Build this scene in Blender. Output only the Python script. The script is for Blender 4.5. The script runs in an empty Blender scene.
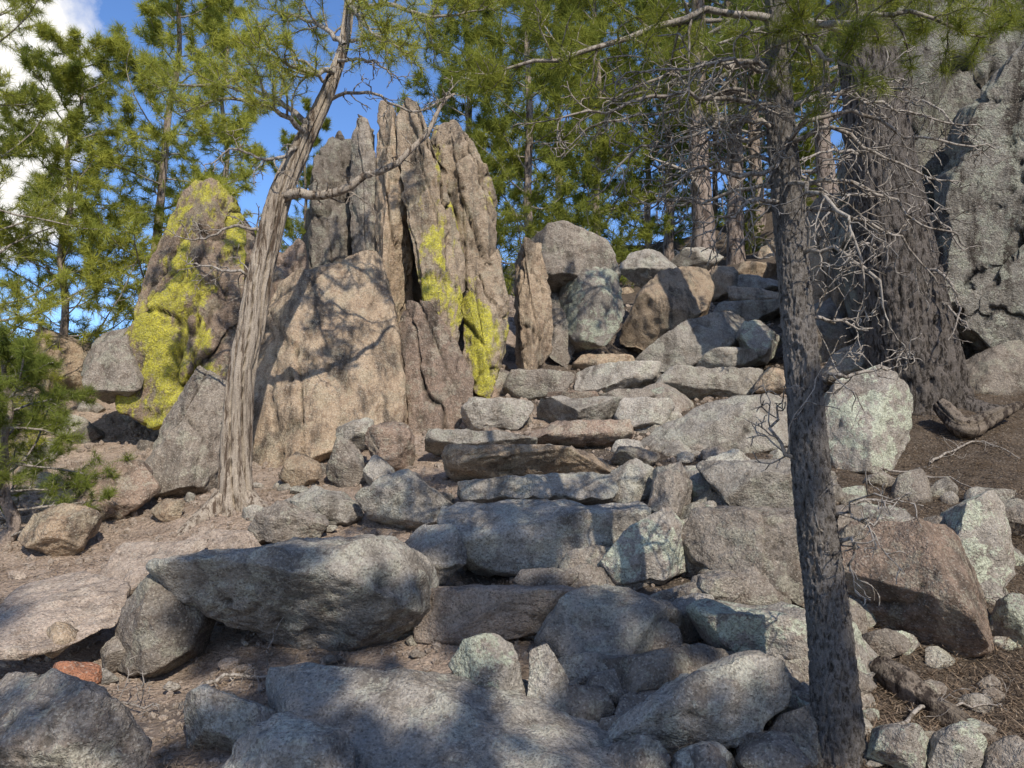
import bpy, bmesh, math, random
import numpy as np
from mathutils import Vector
C = bpy.context.scene.collection
R_ = math.radians
FPX = 740.0; PITCH = R_(5); CAM = np.array([0.0, 0.0, 1.5])
cp, sp = math.cos(PITCH), math.sin(PITCH)
def ray(px, py):
    u = px-512.0; v = 384.0-py
    r = np.array([u, FPX*cp-v*sp, FPX*sp+v*cp]); return r/r[1]
def W(px, py, Y): return CAM + ray(px, py)*Y

# ---------------------------------------------------------------- noise
def vnoise(p, seed=0):
    i = np.floor(p).astype(np.int64); f = p-i; f = f*f*(3-2*f)
    def h(dx, dy, dz):
        n = (i[:, 0]+dx)*374761393 + (i[:, 1]+dy)*668265263 + (i[:, 2]+dz)*1440662683 + seed*974634777
        n = (n ^ (n >> 13))*1274126177; n = n ^ (n >> 16)
        return (n & 0xffff)/32767.5-1.0
    x, y, z = f[:, 0], f[:, 1], f[:, 2]
    a = h(0,0,0)*(1-x)+h(1,0,0)*x; b = h(0,1,0)*(1-x)+h(1,1,0)*x
    c = h(0,0,1)*(1-x)+h(1,0,1)*x; d = h(0,1,1)*(1-x)+h(1,1,1)*x
    return (a*(1-y)+b*y)*(1-z)+(c*(1-y)+d*y)*z
def fbm(p, octv=4, seed=0):
    s = 0; a = 1.0; t = 0
    for k in range(octv):
        s = s+a*vnoise(p*(2.03**k)+k*17.3, seed+k); t += a; a *= 0.5
    return s/t

# ---------------------------------------------------------------- mesh helpers
def mesh_np(name, V, Fc, mat, parent=None, smooth=True, tint=None, loc=None):
    V = np.asarray(V, dtype=np.float32); Fc = np.asarray(Fc, dtype=np.int32)
    me = bpy.data.meshes.new(name); n, k = Fc.shape
    me.vertices.add(len(V)); me.vertices.foreach_set('co', V.ravel())
    me.loops.add(n*k); me.loops.foreach_set('vertex_index', Fc.ravel())
    me.polygons.add(n); me.polygons.foreach_set('loop_start', np.arange(n, dtype=np.int32)*k)
    me.update(calc_edges=True)
    me.polygons.foreach_set('use_smooth', np.full(n, smooth, dtype=bool))
    if tint is not None:
        at = me.attributes.new('tint', 'FLOAT', 'POINT'); at.data.foreach_set('value', np.asarray(tint, dtype=np.float32))
    me.materials.append(mat)
    o = bpy.data.objects.new(name, me); C.objects.link(o)
    if loc is not None: o.location = loc
    if parent is not None: o.parent = parent
    return o
def tag(o, label=None, cat=None, group=None, kind=None):
    if label: o['label'] = label
    if cat: o['category'] = cat
    if group: o['group'] = group
    if kind: o['kind'] = kind
    return o
def empty(name, loc):
    o = bpy.data.objects.new(name, None); C.objects.link(o); o.location = loc; o.empty_display_size = 0.2; return o
ICO = {}
for s in (1, 2, 3, 4, 5, 6, 7):
    bm = bmesh.new(); bmesh.ops.create_icosphere(bm, subdivisions=s, radius=1)
    ICO[s] = (np.array([v.co[:] for v in bm.verts]), np.array([[v.index for v in f.verts] for f in bm.faces])); bm.free()

# ---------------------------------------------------------------- materials
class NT:
    def __init__(s, name):
        s.m = bpy.data.materials.new(name); s.m.use_nodes = True; s.t = s.m.node_tree; s.t.nodes.clear()
    def n(s, typ, ins=None, **kw):
        x = s.t.nodes.new(typ)
        for k, v in kw.items(): setattr(x, k, v)
        if ins:
            for k, v in ins.items():
                if isinstance(v, bpy.types.NodeSocket): s.t.links.new(v, x.inputs[k])
                else: x.inputs[k].default_value = v
        return x
    def noise(s, vec, scale, detail=4, rough=0.55): return s.n('ShaderNodeTexNoise', {'Vector': vec, 'Scale': scale, 'Detail': detail, 'Roughness': rough}).outputs['Fac']
    def math(s, op, a, b=0.0):
        return s.n('ShaderNodeMath', {0: a, 1: b}, operation=op).outputs[0]
    def ramp(s, f, a, b, lo=0.0, hi=1.0):
        return s.n('ShaderNodeMapRange', {'Value': f, 'From Min': a, 'From Max': b, 'To Min': lo, 'To Max': hi}).outputs[0]
    def mix(s, f, a, b, mode='MIX'):
        x = s.n('ShaderNodeMix', data_type='RGBA', blend_type=mode)
        for i, v in ((0, f), (6, a), (7, b)):
            if isinstance(v, bpy.types.NodeSocket): s.t.links.new(v, x.inputs[i])
            else: x.inputs[i].default_value = v if not isinstance(v, tuple) else (v+(1,) if len(v) == 3 else v)
        return x.outputs[2]
    def gain(s, col, f, lo, hi):
        return s.mix(f, s.mix(1.0, col, (lo, lo, lo), 'MULTIPLY'), s.mix(1.0, col, (hi, hi, hi), 'MULTIPLY'))
    def out(s, sh): s.n('ShaderNodeOutputMaterial', {'Surface': sh}); return s.m

def rock_mat(name, c1, c2, c3, lichen=(0.36, 0.36, 0.28), lam=0.5, yellow=0.0, streak=0.7, dist=0.06):
    t = NT(name)
    tc = t.n('ShaderNodeTexCoord').outputs['Object']; rnd = t.n('ShaderNodeObjectInfo').outputs['Random']
    off = t.math('MULTIPLY', rnd, 60.0)
    v = t.n('ShaderNodeVectorMath', {0: tc, 1: off}, operation='ADD').outputs[0]
    big = t.noise(v, 1.7, 3, 0.6); mid = t.noise(v, 8, 5, 0.7); fin = t.noise(v, 55, 3, 0.75)
    spk = t.n('ShaderNodeTexVoronoi', {'Vector': v, 'Scale': 110.0}).outputs['Color']
    spk = t.n('ShaderNodeSeparateColor', {0: spk}).outputs[0]
    col = t.mix(t.ramp(big, 0.38, 0.62), c1, c2)
    col = t.mix(t.ramp(mid, 0.5, 0.64, 0, 0.85), col, c3)
    st = t.n('ShaderNodeMapping', {'Vector': v, 'Scale': (3, 3, 0.6)}).outputs[0]
    stn = t.noise(st, 1.5, 4, 0.65)
    col = t.mix(t.ramp(stn, 0.49, 0.64, 0, streak), col, (0.075, 0.062, 0.052))
    lm = t.noise(v, 4.2, 5, 0.72)
    lf = t.math('MULTIPLY', t.ramp(lm, 0.57-0.09*lam, 0.61-0.09*lam), t.ramp(fin, 0.36, 0.52, 0.35, 1.0))
    col = t.mix(t.math('MULTIPLY', lf, min(0.9, lam*1.1)), col, lichen)
    if yellow > 0:
        ym = t.noise(t.n('ShaderNodeMapping', {'Vector': v, 'Scale': (1.1, 1.1, 0.6)}).outputs[0], 1.2, 7, 0.70)
        yf = t.math('MULTIPLY', t.ramp(ym, 0.61-0.20*yellow, 0.66-0.20*yellow), t.ramp(fin, 0.34, 0.50, 0.45, 1.0))
        col = t.mix(yf, col, t.mix(t.ramp(mid, .35, .65), (0.36, 0.34, 0.06), (0.68, 0.62, 0.08)))
    col = t.mix(t.ramp(spk, 0.0, 0.22, 0.5, 0.0), col, (0.06, 0.052, 0.045))
    col = t.mix(t.ramp(spk, 0.84, 0.92, 0.0, 0.3), col, (0.62, 0.58, 0.50))
    col = t.gain(col, t.ramp(fin, 0.32, 0.68), 0.74, 1.22)
    col = t.gain(col, rnd, 0.80, 1.14)
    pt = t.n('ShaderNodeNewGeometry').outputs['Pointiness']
    col = t.mix(t.ramp(pt, 0.43, 0.495, 0.9, 0.0), col, (0.028, 0.023, 0.018))  # crevice shade painted into the rock colour where the mesh is concave
    hgt = t.math('ADD', t.math('MULTIPLY', mid, 1.1), t.math('MULTIPLY', fin, 0.34))
    hgt = t.math('ADD', hgt, t.math('MULTIPLY', spk, 0.04))
    b = t.n('ShaderNodeBump', {'Height': hgt, 'Strength': 1.0, 'Distance': dist}).outputs[0]
    return t.out(t.n('ShaderNodeBsdfPrincipled', {'Base Color': col, 'Roughness': 0.92, 'Normal': b, 'Specular IOR Level': 0.2}).outputs[0])
M = {}
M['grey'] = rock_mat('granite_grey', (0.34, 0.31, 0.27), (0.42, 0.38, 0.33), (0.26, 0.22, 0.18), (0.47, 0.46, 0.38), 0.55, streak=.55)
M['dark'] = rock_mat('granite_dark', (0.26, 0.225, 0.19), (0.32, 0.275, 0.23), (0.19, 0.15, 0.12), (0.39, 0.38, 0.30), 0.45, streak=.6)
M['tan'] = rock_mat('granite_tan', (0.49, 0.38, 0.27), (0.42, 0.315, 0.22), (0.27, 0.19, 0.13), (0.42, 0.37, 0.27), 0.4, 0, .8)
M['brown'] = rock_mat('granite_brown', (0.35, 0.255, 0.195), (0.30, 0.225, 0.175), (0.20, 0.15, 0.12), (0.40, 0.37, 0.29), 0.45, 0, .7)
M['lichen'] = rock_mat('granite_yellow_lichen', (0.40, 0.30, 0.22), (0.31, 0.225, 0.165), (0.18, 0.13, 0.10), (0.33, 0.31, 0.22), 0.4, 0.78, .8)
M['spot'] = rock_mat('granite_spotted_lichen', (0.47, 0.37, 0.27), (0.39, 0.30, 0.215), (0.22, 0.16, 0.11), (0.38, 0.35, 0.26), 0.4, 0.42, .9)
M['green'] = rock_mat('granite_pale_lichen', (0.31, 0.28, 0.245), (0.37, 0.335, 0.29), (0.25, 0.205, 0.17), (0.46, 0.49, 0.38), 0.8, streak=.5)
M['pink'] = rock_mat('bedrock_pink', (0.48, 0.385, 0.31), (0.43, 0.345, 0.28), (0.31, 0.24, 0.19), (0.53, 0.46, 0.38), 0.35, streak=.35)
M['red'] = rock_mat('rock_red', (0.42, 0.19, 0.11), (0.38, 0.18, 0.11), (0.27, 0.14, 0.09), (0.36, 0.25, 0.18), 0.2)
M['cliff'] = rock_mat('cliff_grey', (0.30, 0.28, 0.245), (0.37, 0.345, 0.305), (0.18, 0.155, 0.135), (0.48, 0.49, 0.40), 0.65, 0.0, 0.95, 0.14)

def ground_mat():
    t = NT('trail_dirt'); v = t.n('ShaderNodeTexCoord').outputs['Object']
    big = t.noise(v, 0.9, 4, 0.6); mid = t.noise(v, 6, 5, 0.7); fin = t.noise(v, 60, 4, 0.75)
    x = t.n('ShaderNodeSeparateXYZ', {0: v}).outputs[0]
    dirt = t.mix(t.ramp(mid, 0.35, 0.65), (0.52, 0.41, 0.325), (0.35, 0.265, 0.205))
    duff = t.mix(t.ramp(mid, 0.35, 0.65), (0.17, 0.135, 0.105), (0.09, 0.07, 0.055))
    xf = t.math('ADD', t.ramp(x, -0.6, 0.9, 0.0, 0.6), t.ramp(big, 0.4, 0.65, 0.0, 0.5))
    col = t.mix(t.ramp(xf, 0.35, 0.6), dirt, duff)
    col = t.gain(col, t.ramp(fin, 0.3, 0.7), 0.5, 1.35)
    vd = t.n('ShaderNodeTexVoronoi', {'Vector': v, 'Scale': 34.0}); pc = t.n('ShaderNodeSeparateColor', {0: vd.outputs['Color']}).outputs[0]
    col = t.mix(t.math('MULTIPLY', t.ramp(pc, .6, .65), t.ramp(vd.outputs['Distance'], .35, .3, 0, .4)), col, (0.42, 0.37, 0.32))
    h = t.math('ADD', t.math('MULTIPLY', mid, 0.8), t.math('MULTIPLY', fin, 0.4)); h = t.math('ADD', h, t.math('MULTIPLY', vd.outputs['Distance'], -0.35))
    b = t.n('ShaderNodeBump', {'Height': h, 'Strength': 1.0, 'Distance': 0.07}).outputs[0]
    return t.out(t.n('ShaderNodeBsdfPrincipled', {'Base Color': col, 'Roughness': 0.97, 'Normal': b, 'Specular IOR Level': 0.15}).outputs[0])
M['ground'] = ground_mat()
def bark_mat(name, a, b_, dark, stretch=0.25, sc=22, d=0.03, warp=0.3, lo=.42, hi=.52):
    t = NT(name); v = t.n('ShaderNodeTexCoord').outputs['Object']
    wv = t.n('ShaderNodeVectorMath', {0: v, 1: t.n('ShaderNodeVectorMath', {0: t.n('ShaderNodeTexNoise', {'Vector': v, 'Scale': 9.0, 'Detail': 2.0}).outputs['Color'], 1: (.05*warp, .05*warp, .12*warp)}, operation='MULTIPLY').outputs[0]}, operation='ADD').outputs[0]
    mp = t.n('ShaderNodeMapping', {'Vector': wv, 'Scale': (1, 1, stretch)}).outputs[0]
    w = t.noise(mp, sc, 5, 0.7); f = t.noise(v, sc*5, 3, 0.7); g = t.noise(v, 3.0, 3, 0.6)
    col = t.mix(t.ramp(g, 0.35, 0.65), a, b_)
    col = t.mix(t.ramp(w, hi, lo), col, dark)
    col = t.gain(col, t.ramp(f, 0.3, 0.7), 0.6, 1.3)
    h = t.math('ADD', w, t.math('MULTIPLY', f, 0.25))
    b = t.n('ShaderNodeBump', {'Height': h, 'Strength': 1.0, 'Distance': d}).outputs[0]
    return t.out(t.n('ShaderNodeBsdfPrincipled', {'Base Color': col, 'Roughness': 0.9, 'Normal': b, 'Specular IOR Level': 0.2}).outputs[0])
M['bark'] = bark_mat('bark_grey', (0.25, 0.228, 0.21), (0.33, 0.30, 0.28), (0.085, 0.072, 0.063), 0.35, 60, 0.045, .3, .38, .52)
M['bark_big'] = bark_mat('bark_old', (0.22, 0.19, 0.17), (0.17, 0.15, 0.135), (0.045, 0.037, 0.032), 0.28, 24, 0.09)
M['bark_far'] = bark_mat('bark_far', (0.33, 0.265, 0.22), (0.26, 0.21, 0.18), (0.08, 0.06, 0.05), 0.25, 10, 0.05)
M['wood'] = bark_mat('weathered_wood', (0.50, 0.425, 0.345), (0.38, 0.32, 0.26), (0.11, 0.078, 0.056), 0.07, 24, 0.045, .5, .40, .52)
M['deadwood'] = bark_mat('dead_wood', (0.22, 0.18, 0.145), (0.15, 0.125, 0.10), (0.04, 0.03, 0.025), 0.3, 14, 0.04)
M['twig'] = bark_mat('twig_bark', (0.37, 0.335, 0.30), (0.28, 0.245, 0.215), (0.12, 0.10, 0.08), 0.5, 40, 0.004)
def leaf_mat(name, a, b_, tr):
    t = NT(name); tint = t.n('ShaderNodeAttribute', attribute_name='tint').outputs['Fac']
    col = t.mix(tint, a, b_)
    d = t.n('ShaderNodeBsdfDiffuse', {'Color': col}).outputs[0]
    tl = t.n('ShaderNodeBsdfTranslucent', {'Color': t.mix(0.5, col, tr)}).outputs[0]
    return t.out(t.n('ShaderNodeMixShader', {0: 0.3, 1: d, 2: tl}).outputs[0])
M['needle'] = leaf_mat('pine_needles', (0.07, 0.105, 0.03), (0.28, 0.31, 0.065), (0.42, 0.48, 0.07))
M['needle_m'] = leaf_mat('pine_needles_mid', (0.055, 0.085, 0.025), (0.33, 0.34, 0.065), (0.5, 0.54, 0.07))
M['needle_b'] = leaf_mat('pine_needles_bright', (0.11, 0.15, 0.04), (0.50, 0.49, 0.09), (0.65, 0.66, 0.1))
M['litter'] = leaf_mat('dead_needles', (0.26, 0.19, 0.135), (0.52, 0.41, 0.30), (0.4, 0.3, 0.2))

# ---------------------------------------------------------------- terrain
ctl = [(500,768,3.3),(440,700,3.9),(430,660,4.45),(500,590,5.3),(540,505,6.4),(540,475,7.2),(540,450,8.0),(590,400,10),(640,360,13),(690,300,17),(720,270,20),(720,250,24),
 (0,768,3.3),(-200,768,3.3),(150,768,3.3),(0,650,4.6),(60,640,4.8),(150,650,4.8),(0,560,6),(100,560,6),(0,500,7.5),(100,510,7.2),(200,512,6.8),(240,500,7.0),(30,440,9.0),(100,420,9.5),
 (0,370,13),(100,350,13),(-250,560,6),(-300,430,10),(300,540,6.0),(360,520,6.4),(330,455,8.4),(400,440,8.7),(440,425,9.2),(500,385,10.4),(545,372,11.3),(600,352,12.5),(300,330,14),(450,300,15),
 (300,620,5.0),(300,690,4.2),(640,345,13.2),(760,295,16.5),(820,270,17),
 (1024,768,3.5),(850,768,3.5),(950,680,4.4),(1024,640,4.8),(900,655,4.5),(1024,560,5.7),(1024,500,6.5),(950,480,7),(880,485,6.9),(1024,430,8),(930,400,8.8),(1010,370,9.3),(850,350,11.5),(900,300,14),
 (770,390,10.3),(780,440,8.2),(740,500,6.5),(700,560,5.6),(690,640,4.6),(640,740,3.7),(1250,768,3.5),(1250,600,5.2),(1250,400,8.0),(1100,330,11),(1000,260,15),(620,620,4.9),(620,540,5.9)]
pts = [W(*c) for c in ctl]
pts += [np.array(p, float) for p in ((0,0,0),(-3,0,-.1),(3,0,.1),(0,1.8,.03),(-3,2,-.05),(3,2,.0),(6,2,1.0),(-6,2,-1.0),(-9,8,-0.5),(-10,14,0.5),(-8,22,1.5),(0,26,8.2),(10,24,10),(9,10,6),(9,4,3.5),(-2,24,5.5))]
pts = np.array(pts); PX = pts[:, :2]; PZ = pts[:, 2]
def tps(r2): return np.where(r2 > 1e-9, 0.5*r2*np.log(r2+1e-12), 0)
D2 = ((PX[:, None]-PX[None])**2).sum(-1); n = len(PX)
A = np.zeros((n+3, n+3)); A[:n, :n] = tps(D2)+np.eye(n)*0.02; A[:n, n] = 1; A[:n, n+1:] = PX; A[n, :n] = 1; A[n+1:, :n] = PX.T
w = np.linalg.solve(A, np.concatenate([PZ, [0, 0, 0]]))
def Hs(x, y):
    x = np.asarray(x, float).ravel(); y = np.asarray(y, float).ravel()
    xc = np.clip(x, -10, 10); yc = np.clip(y, -1, 26)
    out = np.empty(len(x))
    for s in range(0, len(x), 20000):
        q = np.stack([xc[s:s+20000], yc[s:s+20000]], 1)
        out[s:s+20000] = tps(((q[:, None]-PX[None])**2).sum(-1))@w[:n]+w[n]+q@w[n+1:]
    out = np.minimum(out, 11.0)
    dl = np.maximum(-10-x, 0); dr = np.maximum(x-10, 0); df = np.maximum(y-26, 0); db = np.maximum(-1-y, 0)
    out = out - 30*(1-np.exp(-dl/50)) + 4*(1-np.exp(-dr/20)) - 26*(1-np.exp(-df/70)) - 5*(1-np.exp(-db/20))
    return out
def Hn(x, y):
    x = np.asarray(x, float).ravel(); y = np.asarray(y, float).ravel()
    p = np.stack([x, y, np.zeros_like(x)], 1)
    return Hs(x, y)+0.06*fbm(p*1.3, 3, 5)+0.035*fbm(p*5, 3, 9)-0.04
def H(x, y): return float(Hn([x], [y])[0])
def hit(px, py, y0=2.0):
    r = ray(px, py); Y = np.linspace(y0, 30, 700); P = CAM[None]+r[None]*Y[:, None]
    z = Hs(P[:, 0], P[:, 1]); k = np.nonzero(z > P[:, 2])[0]
    return float(Y[k[0]]) if len(k) else 24.0
g = np.linspace(-1, 1, 420); gx = 10*g+1500*np.sign(g)*np.maximum(np.abs(g)-0.93, 0)**2.0*10
g2 = np.linspace(0, 1, 520); gy = -2+27*np.minimum(g2/0.92, 1)+1500*np.maximum(g2-0.92, 0)**2*60/10*1.6
gy = np.concatenate([[-500, -120, -40, -15, -6], gy])
X, Yg = np.meshgrid(gx, gy); Z = Hn(X, Yg)
V = np.stack([X.ravel(), Yg.ravel(), Z], 1); nx, ny = len(gx), len(gy)
I = (np.arange(ny-1)[:, None]*nx+np.arange(nx-1)[None]).ravel()
tag(mesh_np('ground', V, np.stack([I, I+1, I+nx+1, I+nx], 1), M['ground']), 'sloping reddish dirt ground of the rocky trail', 'ground', kind='structure')

# ---------------------------------------------------------------- rocks
def rock(name, cat, label, poly, mat='grey', Y=None, dY=0.0, tilt=18, n=3.4, T=None, sub=None, seed=None, cuts=10, rough=1.0, group=None, grain=0.0, sharp=False, grow_=1.08, flat=None, crack=1.3, cells=0, camp=.09, cz=.45, lean=0.0):
    poly = np.array(poly, float); seed = seed if seed is not None else (int(poly[0, 0]*7+poly[0, 1]*13+poly[1,0]) % 99991)
    rng = np.random.default_rng(abs(seed))
    cx = (poly[:, 0].min()+poly[:, 0].max())/2; cy = (poly[:, 1].min()+poly[:, 1].max())/2
    szm = math.sqrt(np.ptp(poly[:, 0])*np.ptp(poly[:, 1]))/2
    if Y is None:
        yb = hit(cx, poly[:, 1].max()-0.06*np.ptp(poly[:, 1])); tt = T if T else szm*yb/FPX*0.9
        Y = yb+0.22*tt
    Y += dY; c = W(cx, cy, Y); t = R_(tilt)
    nr = np.array([0, -math.cos(t), math.sin(t)]); e2 = np.array([0, math.sin(t), math.cos(t)]); e1 = np.array([1., 0, 0])
    q = []
    for a, b in poly:
        r = ray(a, b); k = ((c-CAM)@nr)/(r@nr); p = CAM+r*k-c; q.append((p@e1, p@e2))
    q = np.array(q); A_ = np.ptp(q[:, 0])/2; B_ = np.ptp(q[:, 1])/2; off = np.array([(q[:, 0].min()+q[:, 0].max())/2, (q[:, 1].min()+q[:, 1].max())/2])
    q = (q-off)/np.array([A_, B_])*grow_; T_ = T if T else 0.9*math.sqrt(A_*B_)
    dense = np.concatenate([q[i]+(q[(i+1) % len(q)]-q[i])*np.linspace(0, 1, 14, endpoint=False)[:, None] for i in range(len(q))])
    if not sharp:
        ker = np.array([1, 2, 3, 2, 1])/9.0; dense = sum(ker[j]*np.roll(dense, j-2, 0) for j in range(5))
    th = np.arctan2(dense[:, 1], dense[:, 0]); rr = np.hypot(dense[:, 0], dense[:, 1]); o = np.argsort(th); th, rr = th[o], rr[o]
    th = np.concatenate([th[-6:]-2*np.pi, th, th[:6]+2*np.pi]); rr = np.concatenate([rr[-6:], rr, rr[:6]])
    size = math.sqrt(A_*B_)
    if sub is None: sub = 6 if szm > (40 if cells else 80) else (5 if szm > 22 else 4)
    d, Fc = ICO[sub]
    l = np.hypot(d[:, 0], d[:, 2])+1e-9; ang = np.arctan2(d[:, 2], d[:, 0]); Rp = np.interp(ang, th, rr)
    if sharp: n = max(n, 6)
    r = ((l/Rp)**n+np.abs(d[:, 1])**n)**(-1/n)
    P0 = d*r[:, None]
    for k in range(cuts):
        nv = rng.normal(size=3)
        if sharp: nv[2] *= 0.3
        nv[1] = abs(nv[1])*1.1+0.5 if k < cuts*0.75 else -abs(nv[1])-.3; nv /= np.linalg.norm(nv)
        hh = rng.uniform(0.52, 0.84); s = P0@nv; over = np.maximum(s-hh, 0)
        P0 = P0-np.outer(over*0.99, nv)
    if flat:
        nv = np.array([0, math.sin(t)+.15, math.cos(t)]); nv /= np.linalg.norm(nv); over = np.maximum(P0@nv-flat, 0); P0 = P0-np.outer(over*.95, nv)
    P = P0*np.array([A_, T_, B_]); dn = P0/np.array([A_, T_, B_]); dn /= np.linalg.norm(dn, axis=1)[:, None]
    so = rng.uniform(0, 100, 3)
    lo = fbm(P/size*1.5+so, 3, seed)*0.10*size*(0.4 if sharp else 1)
    mi = (0.30-np.abs(fbm(P/size*3.5+so, 5, seed+3)))*0.11*size*(0.6 if cells else 1)
    ab = fbm(P*10+so, 4, seed+7)*0.026+fbm(P*34+so, 2, seed+9)*0.008
    Pl = P.copy(); Pl[:, 0] += lean*P[:, 2]
    if grain:
        gp = Pl*np.array([3.2, 3.2, 0.45])+so; mi = mi+grain*(0.2-np.abs(fbm(gp, 5, seed+11)))*size
        gp = Pl*np.array([1.5, 1.5, 0.3])+so+9; cr = np.abs(vnoise(gp+fbm(P*2, 3, seed)[:, None]*.3, seed+15)); mi = mi-grain*crack*size*np.exp(-(cr/0.035)**2)
        gp = Pl*np.array([.7, .7, 2.0])+so+19; cr = np.abs(vnoise(gp+fbm(P*2, 3, seed+2)[:, None]*.35, seed+16)); mi = mi-grain*.5*crack*size*np.exp(-(cr/0.03)**2)
    if cells:   # fractured blocks: every cell is a facet pushed in or out and tilted a little
        sc_ = np.array([1, .5, cz]); Pw = Pl+np.stack([fbm(P*2.2+so+7*k, 3, seed+20+k) for k in range(3)], 1)*.06*size
        sd_ = np.stack([rng.uniform(-A_, A_, cells), rng.uniform(0, T_, cells), rng.uniform(-B_, B_, cells)], 1)
        dd = (((Pw*sc_)[:, None]-(sd_*sc_)[None])**2).sum(-1); i1 = dd.argmin(1); d1 = dd[np.arange(len(P)), i1]; dd[np.arange(len(P)), i1] = 1e9; d2_ = dd.min(1)
        gap = (np.sqrt(d2_)-np.sqrt(d1))/size
        tl_ = rng.normal(size=(cells, 3))*.3; of = rng.uniform(-1, .35, cells)
        mi = mi+camp*size*of[i1]+(tl_[i1]*(P-sd_[i1])).sum(1)*camp*1.4-camp*.6*size*np.exp(-(gap/.02)**2)
    P = P+dn*((lo+mi)*rough+ab*min(1.0, size/0.25))[:, None]
    Wd = P[:, :1]*e1+P[:, 1:2]*nr+P[:, 2:3]*e2+off[0]*e1+off[1]*e2
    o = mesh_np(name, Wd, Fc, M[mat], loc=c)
    o.data.flip_normals()
    return tag(o, label, cat, group)
B, S, SL = 'boulder', 'step_stone', 'rock_slab'
def st(mat='grey', T=.38, **k): return dict(dict(mat=mat, T=T, n=5, tilt=24, cuts=4, flat=.74, grow_=1.12), **k)
def fin(mat, Y, T=.45, c=4, **k): return dict(dict(mat=mat, Y=Y, T=T, sharp=True, n=7, grain=.07, crack=1.6, cells=c, camp=.07, cz=.15, tilt=4, grow_=1.03, cuts=8, rough=1.0, lean=.25), **k)
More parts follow.
